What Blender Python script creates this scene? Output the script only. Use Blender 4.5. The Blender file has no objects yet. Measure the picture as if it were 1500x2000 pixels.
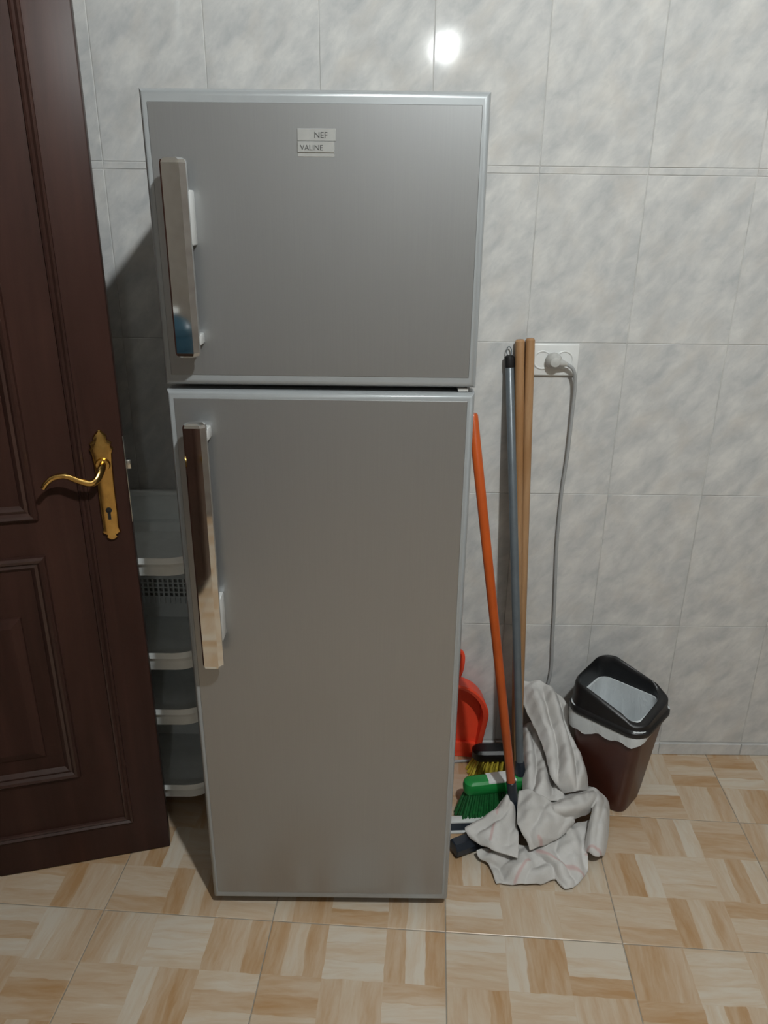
import bpy, bmesh, math, random
from mathutils import Vector, Matrix

random.seed(7)
R = math.radians
scene = bpy.context.scene
col = scene.collection

# ------------------------------------------------------------------ camera
PITCH, ROLL, CAM_H, FOCAL_PX = R(21.4), 0.0118, 1.531, 1490.0
fw = Vector((0, math.cos(PITCH), -math.sin(PITCH)))
rt = Vector((1, 0, 0))
up = rt.cross(fw)
r2 = rt * math.cos(ROLL) + up * math.sin(ROLL)
u2 = up * math.cos(ROLL) - rt * math.sin(ROLL)
cam_data = bpy.data.cameras.new('camera')
cam_data.sensor_fit = 'HORIZONTAL'
cam_data.sensor_width = 36.0
cam_data.lens = FOCAL_PX / 1500.0 * 36.0
cam_data.clip_start = 0.05
cam = bpy.data.objects.new('camera', cam_data)
cam.matrix_world = Matrix(((r2.x, u2.x, -fw.x, 0), (r2.y, u2.y, -fw.y, 0), (r2.z, u2.z, -fw.z, CAM_H), (0, 0, 0, 1)))
col.objects.link(cam)
scene.camera = cam

# ------------------------------------------------------------------ light and exposure
LAMP_NEAR = (0.52, 0.0, 2.66)      # ceiling lamp close above the camera
LAMP_FAR = (0.39, -2.60, 2.65)       # second ceiling lamp, mirrored in the wall tiles
LAMP_NEAR_POWER, LAMP_FAR_POWER = 146.0, 17.0
LAMP_COLOR = (0.945, 0.985, 0.98)
world = bpy.data.worlds.new('world')
scene.world = world
world.use_nodes = True
world.node_tree.nodes['Background'].inputs[0].default_value = (0.75, 0.85, 1.0, 1)
world.node_tree.nodes['Background'].inputs[1].default_value = 0.05
vs = scene.view_settings
vs.view_transform = 'Standard'
vs.look = 'None'
vs.gamma = 1.0
vs.use_curve_mapping = False
vs.exposure = 0.0

# ------------------------------------------------------------------ room measures
WALL_Y, LEFT_X, RIGHT_X, REAR_Y, CEIL_Z = 1.91, -1.33, 2.25, -4.3, 2.80
COL0, COLW = 0.0968, 0.2493          # one vertical joint of the wall tiles, tile pitch
FTILE, FROT, FCORNER = 0.400, R(-3.5), (0.152, 1.276)


# ------------------------------------------------------------------ node helpers
def new_mat(name):
    m = bpy.data.materials.new(name)
    m.use_nodes = True
    return m, m.node_tree, m.node_tree.nodes['Principled BSDF']


def setin(sock, v, nt):
    if hasattr(v, 'is_output') or isinstance(v, bpy.types.NodeSocket):
        nt.links.new(v, sock)
    else:
        sock.default_value = v


def mth(nt, op, a, b=0.0, c=None):
    n = nt.nodes.new('ShaderNodeMath')
    n.operation = op
    setin(n.inputs[0], a, nt)
    setin(n.inputs[1], b, nt)
    if c is not None:
        setin(n.inputs[2], c, nt)
    return n.outputs[0]


def mix(nt, f, a, b):
    n = nt.nodes.new('ShaderNodeMix')
    n.data_type = 'RGBA'
    setin(n.inputs[0], f, nt)
    setin(n.inputs[6], a, nt)
    setin(n.inputs[7], b, nt)
    return n.outputs[2]


def noise(nt, vec, scale, detail=4.0, rough=0.55, dist=0.0):
    n = nt.nodes.new('ShaderNodeTexNoise')
    if vec is not None:
        nt.links.new(vec, n.inputs['Vector'])
    n.inputs['Scale'].default_value = scale
    n.inputs['Detail'].default_value = detail
    n.inputs['Roughness'].default_value = rough
    n.inputs['Distortion'].default_value = dist
    return n.outputs['Fac']


def ramp(nt, fac, stops):
    n = nt.nodes.new('ShaderNodeValToRGB')
    e = n.color_ramp.elements
    while len(e) > 1:
        e.remove(e[-1])
    e[0].position = stops[0][0]
    e[0].color = (*stops[0][1], 1)
    for p, c in stops[1:]:
        k = e.new(p)
        k.color = (*c, 1)
    nt.links.new(fac, n.inputs[0])
    return n.outputs[0]


def mapping(nt, vec, loc=(0, 0, 0), rot=(0, 0, 0), sc=(1, 1, 1)):
    n = nt.nodes.new('ShaderNodeMapping')
    nt.links.new(vec, n.inputs[0])
    setin(n.inputs[1], loc, nt)
    n.inputs[2].default_value = rot
    n.inputs[3].default_value = sc
    return n.outputs[0]


def coords(nt, out='Object'):
    return nt.nodes.new('ShaderNodeTexCoord').outputs[out]


def bump(nt, bsdf, h, strength=0.2, dist=0.01):
    n = nt.nodes.new('ShaderNodeBump')
    n.inputs['Strength'].default_value = strength
    n.inputs['Distance'].default_value = dist
    nt.links.new(h, n.inputs['Height'])
    nt.links.new(n.outputs[0], bsdf.inputs['Normal'])


def plain(name, c, rough=0.5, metal=0.0, vary=0.08, scale=30.0, spec=0.5, bmp=0.0, bscale=200.0, coat=0.0):
    """a material of one colour with a little mottling"""
    m, nt, b = new_mat(name)
    f = noise(nt, coords(nt), scale)
    lo = tuple(max(0, x * (1 - vary)) for x in c)
    hi = tuple(min(1, x * (1 + vary)) for x in c)
    nt.links.new(ramp(nt, f, [(0.3, lo), (0.7, hi)]), b.inputs['Base Color'])
    b.inputs['Roughness'].default_value = rough
    b.inputs['Metallic'].default_value = metal
    b.inputs['Specular IOR Level'].default_value = spec
    b.inputs['Coat Weight'].default_value = coat
    if bmp:
        bump(nt, b, noise(nt, coords(nt), bscale), bmp, 0.002)
    return m


M = {}


def make_materials():
    # glazed wall tile: pale grey with soft diagonal marbling
    m, nt, b = new_mat('wall_tile_glaze')
    co = coords(nt)
    rnd = nt.nodes.new('ShaderNodeObjectInfo').outputs['Random']
    off = mth(nt, 'FLOOR', mth(nt, 'MULTIPLY', rnd, 4.0))
    cmb = nt.nodes.new('ShaderNodeCombineXYZ')
    setin(cmb.inputs[0], mth(nt, 'MULTIPLY', off, 3.7), nt)
    setin(cmb.inputs[2], mth(nt, 'MULTIPLY', off, 5.1), nt)
    add = nt.nodes.new('ShaderNodeVectorMath')
    nt.links.new(co, add.inputs[0])
    nt.links.new(cmb.outputs[0], add.inputs[1])
    base = add.outputs[0]
    diag = mapping(nt, mapping(nt, base, rot=(0, R(48), 0)), sc=(1.0, 1.0, 1.9))
    n1 = noise(nt, diag, 11.0, 5, 0.6, 0.25)
    n2 = noise(nt, mapping(nt, mapping(nt, base, rot=(0, R(58), 0)), sc=(1, 1, 1.6)), 9.0, 3, 0.5, 0.3)
    n3 = noise(nt, diag, 30.0, 4, 0.6, 0.4)
    c = ramp(nt, n1, [(0.30, (0.42, 0.43, 0.435)), (0.50, (0.525, 0.527, 0.52)), (0.68, (0.62, 0.615, 0.595))])
    c = mix(nt, mth(nt, 'MULTIPLY', ramp_fac(nt, n2, 0.50, 0.72), 0.38), c, (0.50, 0.465, 0.42, 1))
    c = mix(nt, mth(nt, 'MULTIPLY', ramp_fac(nt, n3, 0.52, 0.72), 0.30), c, (0.40, 0.42, 0.425, 1))
    nt.links.new(c, b.inputs['Base Color'])
    b.inputs['Roughness'].default_value = 0.075
    b.inputs['Specular IOR Level'].default_value = 0.45
    bump(nt, b, noise(nt, co, 6.0, 2), 0.05, 0.004)
    M['wall_tile'] = m
    M['grout_wall'] = plain('wall_grout', (0.46, 0.455, 0.44), 0.85, vary=0.25, scale=9)
    M['grout_floor'] = plain('floor_grout', (0.27, 0.245, 0.205), 0.9, vary=0.2, scale=12)

    # floor tile printed with a basket of short wooden strips
    m, nt, b = new_mat('floor_tile_print')
    co = coords(nt)
    sep = nt.nodes.new('ShaderNodeSeparateXYZ')
    nt.links.new(co, sep.inputs[0])
    rnd = nt.nodes.new('ShaderNodeObjectInfo').outputs['Random']
    w1 = noise(nt, co, 14.0, 2)
    x = mth(nt, 'MULTIPLY', mth(nt, 'ADD', sep.outputs[0], FTILE / 2), 3.0 / FTILE)
    y = mth(nt, 'MULTIPLY', mth(nt, 'ADD', sep.outputs[1], FTILE / 2), 3.0 / FTILE)
    jit = mth(nt, 'MULTIPLY', mth(nt, 'SUBTRACT', w1, 0.5), 0.10)
    x = mth(nt, 'ADD', x, jit)
    y = mth(nt, 'SUBTRACT', y, jit)
    bx, by = mth(nt, 'FLOOR', x), mth(nt, 'FLOOR', y)
    fx, fy = mth(nt, 'FRACT', x), mth(nt, 'FRACT', y)
    par = mth(nt, 'FLOORED_MODULO', mth(nt, 'ADD', bx, by), 2.0)
    inv = mth(nt, 'SUBTRACT', 1.0, par)
    across = mth(nt, 'ADD', mth(nt, 'MULTIPLY', fx, par), mth(nt, 'MULTIPLY', fy, inv))
    along = mth(nt, 'ADD', mth(nt, 'MULTIPLY', y, par), mth(nt, 'MULTIPLY', x, inv))
    strip = mth(nt, 'FLOOR', mth(nt, 'MULTIPLY', across, 3.0))
    sid = mth(nt, 'ADD', mth(nt, 'ADD', mth(nt, 'MULTIPLY', bx, 7.13), mth(nt, 'MULTIPLY', by, 17.77)), mth(nt, 'MULTIPLY', strip, 3.31))
    sid = mth(nt, 'ADD', sid, mth(nt, 'FLOOR', mth(nt, 'MULTIPLY', rnd, 5.0)))
    wn = nt.nodes.new('ShaderNodeTexWhiteNoise')
    wn.noise_dimensions = '1D'
    nt.links.new(sid, wn.inputs['W'])
    gv = nt.nodes.new('ShaderNodeCombineXYZ')
    setin(gv.inputs[0], mth(nt, 'MULTIPLY', along, 1.1), nt)
    setin(gv.inputs[1], mth(nt, 'ADD', mth(nt, 'MULTIPLY', across, 7.0), mth(nt, 'MULTIPLY', along, 0.5)), nt)
    setin(gv.inputs[2], sid, nt)
    grain = noise(nt, gv.outputs[0], 1.4, 5, 0.6, 0.4)
    blot = noise(nt, gv.outputs[0], 0.55, 2, 0.5)
    v = mth(nt, 'ADD', mth(nt, 'MULTIPLY', wn.outputs['Value'], 0.62), mth(nt, 'MULTIPLY', mth(nt, 'SUBTRACT', grain, 0.5), 0.75))
    v = mth(nt, 'ADD', v, mth(nt, 'MULTIPLY', mth(nt, 'SUBTRACT', blot, 0.5), 0.5))
    c = ramp(nt, v, [(0.0, (0.57, 0.505, 0.415)), (0.18, (0.535, 0.435, 0.325)), (0.38, (0.49, 0.365, 0.25)),
                     (0.56, (0.45, 0.305, 0.18)), (0.74, (0.40, 0.235, 0.11))])
    edge = mth(nt, 'ABSOLUTE', mth(nt, 'SUBTRACT', mth(nt, 'FRACT', mth(nt, 'MULTIPLY', across, 3.0)), 0.5))
    c = mix(nt, mth(nt, 'MULTIPLY', ramp_fac(nt, edge, 0.44, 0.5), 0.25), c, (0.46, 0.32, 0.20, 1))
    nt.links.new(c, b.inputs['Base Color'])
    b.inputs['Roughness'].default_value = 0.30
    b.inputs['Specular IOR Level'].default_value = 0.4
    M['floor_tile'] = m

    # brushed steel sheet of the refrigerator doors, grain running up and down
    m, nt, b = new_mat('brushed_steel')
    co = coords(nt)
    g = noise(nt, mapping(nt, co, sc=(700, 700, 5.0)), 1.0, 3, 0.6)
    big = noise(nt, co, 2.2, 2)
    c = ramp(nt, g, [(0.2, (0.355, 0.365, 0.372)), (0.8, (0.38, 0.39, 0.395))])
    c = mix(nt, mth(nt, 'MULTIPLY', big, 0.12), c, (0.355, 0.352, 0.345, 1))
    nt.links.new(c, b.inputs['Base Color'])
    b.inputs['Metallic'].default_value = 0.80
    setin(b.inputs['Roughness'], mth(nt, 'ADD', 0.33, mth(nt, 'MULTIPLY', g, 0.05)), nt)
    M['steel'] = m
    M['fridge_rim'] = plain('silver_plastic_edging', (0.34, 0.36, 0.37), 0.30, 0.25, 0.03)
    M['fridge_body'] = plain('grey_painted_cabinet', (0.42, 0.42, 0.41), 0.4, 0.0, 0.05)
    M['gasket'] = plain('dark_rubber_gasket', (0.02, 0.02, 0.022), 0.7)
    M['mirror'] = plain('mirror_chrome', (0.86, 0.86, 0.85), 0.045, 1.0, 0.02)
    M['satin'] = plain('satin_silver_plastic', (0.66, 0.67, 0.66), 0.28, 0.3, 0.03)
    M['badge'] = plain('bright_badge_metal', (0.50, 0.51, 0.50), 0.22, 0.5, 0.06)
    M['ink'] = plain('badge_ink', (0.05, 0.05, 0.05), 0.5)

    # dark varnished door wood
    m, nt, b = new_mat('dark_varnished_wood')
    co = coords(nt)
    g = noise(nt, mapping(nt, co, sc=(26, 26, 1.6)), 1.0, 6, 0.62, 0.8)
    g2 = noise(nt, mapping(nt, co, sc=(4, 4, 0.9)), 1.0, 3)
    c = ramp(nt, g, [(0.25, (0.026, 0.0125, 0.0095)), (0.55, (0.041, 0.019, 0.0145)), (0.8, (0.058, 0.026, 0.019))])
    c = mix(nt, mth(nt, 'MULTIPLY', g2, 0.35), c, (0.028, 0.012, 0.009, 1))
    nt.links.new(c, b.inputs['Base Color'])
    b.inputs['Roughness'].default_value = 0.34
    b.inputs['Specular IOR Level'].default_value = 0.09
    bump(nt, b, g, 0.08, 0.002)
    M['wood_dark'] = m
    m2 = m.copy()
    m2.name = 'polished_dark_moulding'
    b2 = m2.node_tree.nodes['Principled BSDF']
    b2.inputs['Roughness'].default_value = 0.30
    b2.inputs['Specular IOR Level'].default_value = 0.5
    M['wood_moulding'] = m2
    M['brass'] = plain('polished_brass', (0.62, 0.40, 0.13), 0.20, 1.0, 0.15, 60, bmp=0.05, bscale=90)
    M['black'] = plain('matt_black', (0.006, 0.006, 0.006), 0.6)
    M['steel_bolt'] = plain('bright_steel', (0.7, 0.7, 0.68), 0.2, 1.0)

    # wooden poles
    m, nt, b = new_mat('pale_pole_wood')
    co = coords(nt)
    g = noise(nt, mapping(nt, co, sc=(90, 90, 3)), 1.0, 5, 0.6)
    g2 = noise(nt, mapping(nt, co, sc=(9, 9, 2.2)), 1.0, 2)
    c = ramp(nt, g, [(0.2, (0.30, 0.165, 0.075)), (0.8, (0.45, 0.275, 0.145))])
    c = mix(nt, ramp_fac(nt, g2, 0.45, 0.7), c, (0.27, 0.125, 0.04, 1))
    nt.links.new(c, b.inputs['Base Color'])
    b.inputs['Roughness'].default_value = 0.5
    M['pole_wood'] = m
    M['pole_grey'] = plain('grey_metal_pole', (0.115, 0.135, 0.15), 0.32, 0.15, 0.08)
    M['pole_orange'] = plain('orange_lacquered_pole', (0.42, 0.072, 0.009), 0.30, 0.0, 0.12, 14)
    M['black_plastic'] = plain('black_plastic', (0.007, 0.007, 0.008), 0.42, 0.0, 0.2)
    M['navy_plastic'] = plain('dark_navy_plastic', (0.010, 0.016, 0.026), 0.35, 0.0, 0.2)
    M['red_plastic'] = plain('bright_red_orange_plastic', (0.86, 0.075, 0.03), 0.35, 0.0, 0.05)
    M['green_plastic'] = plain('green_plastic', (0.012, 0.22, 0.045), 0.32, 0.0, 0.08)
    M['green_bristle'] = plain('green_bristles', (0.006, 0.10, 0.022), 0.55, 0.0, 0.35, 120)
    M['yellow_bristle'] = plain('yellow_bristles', (0.42, 0.33, 0.03), 0.55, 0.0, 0.3, 120)
    M['white_plastic'] = plain('white_plastic', (0.66, 0.67, 0.66), 0.35, 0.0, 0.03)
    M['cord_grey'] = plain('grey_cord_rubber', (0.33, 0.34, 0.34), 0.5, 0.0, 0.04)
    M['plug_grey'] = plain('grey_plug_plastic', (0.44, 0.44, 0.42), 0.4, 0.0, 0.04)
    M['rack'] = plain('pale_grey_rack_plastic', (0.78, 0.81, 0.80), 0.4, 0.0, 0.04)
    M['bin_brown'] = plain('brown_red_bin_plastic', (0.058, 0.017, 0.011), 0.35, 0.0, 0.15, 8)
    M['blue_jug'] = plain('blue_jug_plastic', (0.016, 0.05, 0.075), 0.2, 0.0, 0.05)
    M['cabinet'] = plain('dark_brown_cabinet_wood', (0.045, 0.02, 0.014), 0.4, 0.0, 0.25, 9)
    M['plaster'] = plain('white_ceiling_plaster', (0.68, 0.68, 0.66), 0.9, 0.0, 0.03)

    # floor cloth: worn off-white cotton with faint pink woven stripes
    m, nt, b = new_mat('worn_cotton')
    co = coords(nt)
    g = noise(nt, co, 11.0, 4)
    c = ramp(nt, g, [(0.3, (0.48, 0.465, 0.445)), (0.7, (0.62, 0.61, 0.595))])
    at = nt.nodes.new('ShaderNodeAttribute')
    at.attribute_name = 'stripe'
    c = mix(nt, mth(nt, 'MULTIPLY', at.outputs['Fac'], 0.55), c, (0.50, 0.26, 0.25, 1))
    nt.links.new(c, b.inputs['Base Color'])
    b.inputs['Roughness'].default_value = 0.95
    b.inputs['Specular IOR Level'].default_value = 0.1
    bump(nt, b, noise(nt, co, 420.0, 2), 0.25, 0.002)
    M['cloth'] = m
    # thin bin liner film
    m, nt, b = new_mat('white_liner_film')
    co = coords(nt)
    b.inputs['Base Color'].default_value = (0.62, 0.66, 0.68, 1)
    b.inputs['Roughness'].default_value = 0.35
    bump(nt, b, noise(nt, mapping(nt, co, sc=(1, 1, 0.4)), 40.0, 4, 0.6, 1.0), 0.5, 0.006)
    M['liner'] = m
    # unseen side walls: tile texture darkened to cut bounced light
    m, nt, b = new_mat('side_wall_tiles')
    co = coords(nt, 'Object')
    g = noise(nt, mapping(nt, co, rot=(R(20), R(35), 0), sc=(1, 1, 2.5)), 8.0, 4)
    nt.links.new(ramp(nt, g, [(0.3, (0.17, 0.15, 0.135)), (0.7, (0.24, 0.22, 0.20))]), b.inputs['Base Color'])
    b.inputs['Roughness'].default_value = 0.2
    M['side_wall'] = m
    M['rear_wall'] = plain('cream_wall_paint', (0.60, 0.55, 0.47), 0.6, 0.0, 0.05, 3)


def ramp_fac(nt, fac, lo, hi):
    n = nt.nodes.new('ShaderNodeMapRange')
    n.clamp = True
    nt.links.new(fac, n.inputs[0])
    n.inputs[1].default_value = lo
    n.inputs[2].default_value = hi
    return n.outputs[0]


make_materials()


# ------------------------------------------------------------------ mesh helpers
def obj(name, bm, mat, parent=None, smooth=True, angle=35):
    me = bpy.data.meshes.new(name)
    bmesh.ops.recalc_face_normals(bm, faces=bm.faces[:])
    if smooth:
        for f in bm.faces:
            f.smooth = True
        for e in bm.edges:
            if len(e.link_faces) == 2 and e.calc_face_angle(0) > R(angle):
                e.smooth = False
    bm.to_mesh(me)
    bm.free()
    me.materials.append(M[mat] if isinstance(mat, str) else mat)
    o = bpy.data.objects.new(name, me)
    col.objects.link(o)
    if parent is not None:
        o.parent = parent
    return o


def tag(o, label=None, cat=None, group=None, kind=None):
    if label:
        o['label'] = label
    if cat:
        o['category'] = cat
    if group:
        o['group'] = group
    if kind:
        o['kind'] = kind
    return o


def thing(name, label, cat, loc=(0, 0, 0), rz=0.0, group=None):
    o = bpy.data.objects.new(name, None)
    o.empty_display_size = 0.05
    col.objects.link(o)
    o.location = loc
    o.rotation_euler = (0, 0, rz)
    return tag(o, label, cat, group)


def box(bm, x0, x1, y0, y1, z0, z1, bev=0.0, seg=2):
    r = bmesh.ops.create_cube(bm, size=1.0)
    vs_ = r['verts']
    for v in vs_:
        v.co = Vector(((x0 + x1) / 2 + v.co.x * (x1 - x0), (y0 + y1) / 2 + v.co.y * (y1 - y0), (z0 + z1) / 2 + v.co.z * (z1 - z0)))
    if bev > 0:
        es = list({e for v in vs_ for e in v.link_edges})
        bmesh.ops.bevel(bm, geom=es, offset=bev, segments=seg, affect='EDGES', profile=0.5)
    return bm


def nbox(*a, **k):
    return box(bmesh.new(), *a, **k)


def loft(bm, rings, cap0=True, cap1=True, closed=False):
    """rings: lists of points of equal count, each ring a closed loop"""
    vr = [[bm.verts.new(p) for p in r] for r in rings]
    n = len(vr[0])
    m = len(vr)
    for i in range(m if closed else m - 1):
        a, b = vr[i], vr[(i + 1) % m]
        for j in range(n):
            k = (j + 1) % n
            bm.faces.new((a[j], a[k], b[k], b[j]))
    if not closed:
        if cap0:
            bm.faces.new(vr[0])
        if cap1:
            bm.faces.new(vr[-1])
    return bm


def tube(bm, pts, rad, n=12, flat=1.0, cap=True):
    """a round bar through points; rad is one number or one per point"""
    pts = [Vector(p) for p in pts]
    rs = rad if isinstance(rad, (list, tuple)) else [rad] * len(pts)
    rings = []
    t0 = (pts[1] - pts[0]).normalized()
    ref = Vector((0, 0, 1)) if abs(t0.z) < 0.9 else Vector((1, 0, 0))
    nrm = (ref - t0 * ref.dot(t0)).normalized()
    for i, p in enumerate(pts):
        t = (pts[min(i + 1, len(pts) - 1)] - pts[max(i - 1, 0)]).normalized()
        nrm = (nrm - t * nrm.dot(t)).normalized()
        b = t.cross(nrm)
        rings.append([p + (nrm * math.cos(2 * math.pi * j / n) + b * math.sin(2 * math.pi * j / n) * flat) * rs[i] for j in range(n)])
    return loft(bm, rings, cap, cap)


def spline(pts, k=8):
    """Catmull-Rom through points"""
    P = [Vector(p) for p in pts]
    out = []
    for i in range(len(P) - 1):
        p0, p1, p2, p3 = P[max(i - 1, 0)], P[i], P[i + 1], P[min(i + 2, len(P) - 1)]
        for s in range(k):
            t = s / k
            out.append(0.5 * ((2 * p1) + (p2 - p0) * t + (2 * p0 - 5 * p1 + 4 * p2 - p3) * t * t + (3 * p1 - p0 - 3 * p2 + p3) * t ** 3))
    out.append(P[-1])
    return out


def rrect(w, d, r, z, n=6, cx=0.0, cy=0.0):
    """rounded rectangle outline, centred, counter-clockwise"""
    out = []
    for (sx, sy, a0) in ((1, 1, 0), (-1, 1, 90), (-1, -1, 180), (1, -1, 270)):
        for i in range(n + 1):
            a = R(a0 + 90 * i / n)
            out.append(Vector((cx + sx * (w / 2 - r) + r * math.cos(a), cy + sy * (d / 2 - r) + r * math.sin(a), z)))
    return out


def lathe(bm, prof, n=24, axis='z'):
    rings = []
    for r, h in prof:
        ring = []
        for j in range(n):
            a = 2 * math.pi * j / n
            ring.append(Vector((r * math.cos(a), r * math.sin(a), h)) if axis == 'z' else Vector((r * math.cos(a), h, r * math.sin(a))))
        rings.append(ring)
    return loft(bm, rings)


def text_mesh(txt, size, mat, parent, loc, rot, name, extrude=0.0004):
    cu = bpy.data.curves.new('letters', 'FONT')
    cu.body = txt
    cu.size = size
    cu.extrude = extrude
    cu.align_x = 'LEFT'
    to = bpy.data.objects.new('letters', cu)
    col.objects.link(to)
    dg = bpy.context.evaluated_depsgraph_get()
    me = bpy.data.meshes.new_from_object(to.evaluated_get(dg))
    bpy.data.objects.remove(to)
    me.name = name
    me.materials.clear()
    me.materials.append(M[mat])
    o = bpy.data.objects.new(name, me)
    col.objects.link(o)
    o.parent = parent
    o.location = loc
    o.rotation_euler = rot
    return o


# ================================================================== the setting
def struct(name, bm, mat, label=None):
    o = obj(name, bm, mat, None, smooth=False)
    o['kind'] = 'structure'
    if label:
        o['label'] = label
    return o


# floor: dark joint bed with printed ceramic tiles laid a few degrees askew
floor = struct('floor', nbox(LEFT_X - 1.4, RIGHT_X + 0.1, REAR_Y - 0.1, WALL_Y + 0.1, -0.06, -0.0015), 'grout_floor', 'beige ceramic floor printed like wooden parquet')


def chamfer_tile(w, d, h, c=0.0015):
    """flat tile, top face up at z = 0, slightly eased top edge"""
    bm = bmesh.new()
    loft(bm, [[Vector((s * (w / 2 - k), t * (d / 2 - k), z)) for s, t in ((1, 1), (-1, 1), (-1, -1), (1, -1))]
              for k, z in ((0, -h), (0, -c * 0.6), (c, 0))])
    return bm


proto = obj('tile', chamfer_tile(FTILE - 0.0022, FTILE - 0.0022, 0.006), 'floor_tile', floor, smooth=False)
first = True
fc, fs = math.cos(FROT), math.sin(FROT)
for i in range(-7, 7):
    for j in range(-15, 3):
        u, v = (i + 0.5) * FTILE, (j + 0.5) * FTILE
        x, y = FCORNER[0] + u * fc - v * fs, FCORNER[1] + u * fs + v * fc
        if x < LEFT_X - 1.2 or x > RIGHT_X + 0.15 or y > WALL_Y + 0.18 or y < REAR_Y - 0.1:
            continue
        o = proto if first else proto.copy()
        if not first:
            col.objects.link(o)
        first = False
        o.location = (x, y, 0)
        o.rotation_euler = (0, 0, FROT + random.choice((0, 1, 2, 3)) * math.pi / 2)

# back wall: joint bed with glazed tiles
wall_back = struct('wall_back', nbox(LEFT_X - 1.5, RIGHT_X + 0.1, WALL_Y + 0.0014, WALL_Y + 0.10, -0.06, CEIL_Z + 0.05), 'grout_wall', 'wall of pale grey marbled glazed tiles')
base = struct('baseboard_back', nbox(LEFT_X, RIGHT_X, WALL_Y - 0.003, WALL_Y + 0.0016, 0.0, 0.0405), 'grout_wall', 'low strip of cut grey tiles along the foot of the wall')


def wall_tile_mesh(w, h, c=0.0011, t=0.007):
    bm = bmesh.new()
    loft(bm, [[Vector((s * (w / 2 - k), y, q * (h / 2 - k))) for s, q in ((1, 1), (-1, 1), (-1, -1), (1, -1))]
              for k, y in ((0, t), (0, c), (c, 0))])
    return bm


ROWS = [(0.0425, 0.4435), (0.4435, 0.8400), (0.8400, 1.2370), (1.2370, 1.6180), (1.6180, 1.6340), (1.6340, 2.0310), (2.0310, 2.4280), (2.4280, 2.80)]
k0 = math.ceil((LEFT_X - COL0) / COLW) - 1
k1 = int((RIGHT_X - COL0) / COLW) + 1
for z0, z1 in ROWS:
    p = None
    for k in range(k0, k1):
        x0, x1 = COL0 + k * COLW, COL0 + (k + 1) * COLW
        if p is None:
            p = obj('tile', wall_tile_mesh(COLW - 0.0013, z1 - z0 - 0.0013), 'wall_tile', wall_back, smooth=False)
            o = p
        else:
            o = p.copy()
            col.objects.link(o)
        o.location = ((x0 + x1) / 2, WALL_Y + random.uniform(-0.0002, 0.0002), (z0 + z1) / 2)
        o.rotation_euler = (R(random.uniform(-0.12, 0.12)), 0, R(random.uniform(-0.12, 0.12)))
p = None
for k in range(k0, k1):
    if p is None:
        p = obj('tile', wall_tile_mesh(COLW - 0.003, 0.039, t=0.005), 'wall_tile', base, smooth=False)
        o = p
    else:
        o = p.copy()
        col.objects.link(o)
    o.location = (COL0 + (k + 0.5) * COLW, WALL_Y - 0.0065, 0.0205)

# left wall with the doorway, and the plain hall behind it
DOOR_Y0, DOOR_Y1, DOOR_H = 0.47, 1.315, 2.10
bm = nbox(LEFT_X - 0.12, LEFT_X, DOOR_Y1, WALL_Y, -0.06, CEIL_Z)
box(bm, LEFT_X - 0.12, LEFT_X, REAR_Y, DOOR_Y0, -0.06, CEIL_Z)
box(bm, LEFT_X - 0.12, LEFT_X, DOOR_Y0, DOOR_Y1, DOOR_H, CEIL_Z)
struct('wall_left', bm, 'side_wall', 'tiled side wall with the doorway')
struct('wall_hall', nbox(LEFT_X - 1.5, LEFT_X - 1.4, REAR_Y, WALL_Y, -0.06, CEIL_Z), 'plaster', 'plain hall wall beyond the doorway')
struct('wall_right', nbox(RIGHT_X, RIGHT_X + 0.1, REAR_Y, WALL_Y, -0.06, CEIL_Z), 'side_wall', 'tiled side wall to the right')
struct('wall_rear', nbox(LEFT_X - 1.5, RIGHT_X + 0.1, REAR_Y - 0.1, REAR_Y, -0.06, CEIL_Z), 'rear_wall', 'cream wall behind the photographer')
struct('ceiling', nbox(LEFT_X - 1.5, RIGHT_X + 0.1, REAR_Y - 0.1, WALL_Y + 0.1, CEIL_Z, CEIL_Z + 0.1), 'plaster', 'white plaster ceiling')
bm = nbox(LEFT_X - 0.13, LEFT_X + 0.012, DOOR_Y1 - 0.0, DOOR_Y1 + 0.06, 0, DOOR_H + 0.06, 0.004)
box(bm, LEFT_X - 0.13, LEFT_X + 0.012, DOOR_Y0 - 0.06, DOOR_Y0, 0, DOOR_H + 0.06, 0.004)
box(bm, LEFT_X - 0.13, LEFT_X + 0.012, DOOR_Y0, DOOR_Y1, DOOR_H, DOOR_H + 0.06, 0.004)
struct('trim_1', bm, 'wood_dark', 'dark wooden door frame')

# ================================================================== door leaf standing open
DW, DH, DT = 0.80, 2.06, 0.04
door = thing('door_1', 'dark brown panelled wooden door standing open, brass lever handle', None, (-0.541, 1.516, 0.004), math.atan2(-0.104, -0.391))
door['kind'] = 'structure'
obj('leaf', nbox(0, DW, -DT, 0, 0, DH, 0.003), 'wood_dark', door)


def ring_mold(name, u0, u1, z0, z1, prof):
    bm = bmesh.new()
    loft(bm, [[Vector((u0 + d, h, z0 + d)), Vector((u1 - d, h, z0 + d)), Vector((u1 - d, h, z1 - d)), Vector((u0 + d, h, z1 - d))] for d, h in prof], False, False)
    return obj(name, bm, 'wood_moulding', door, smooth=False)


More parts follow.
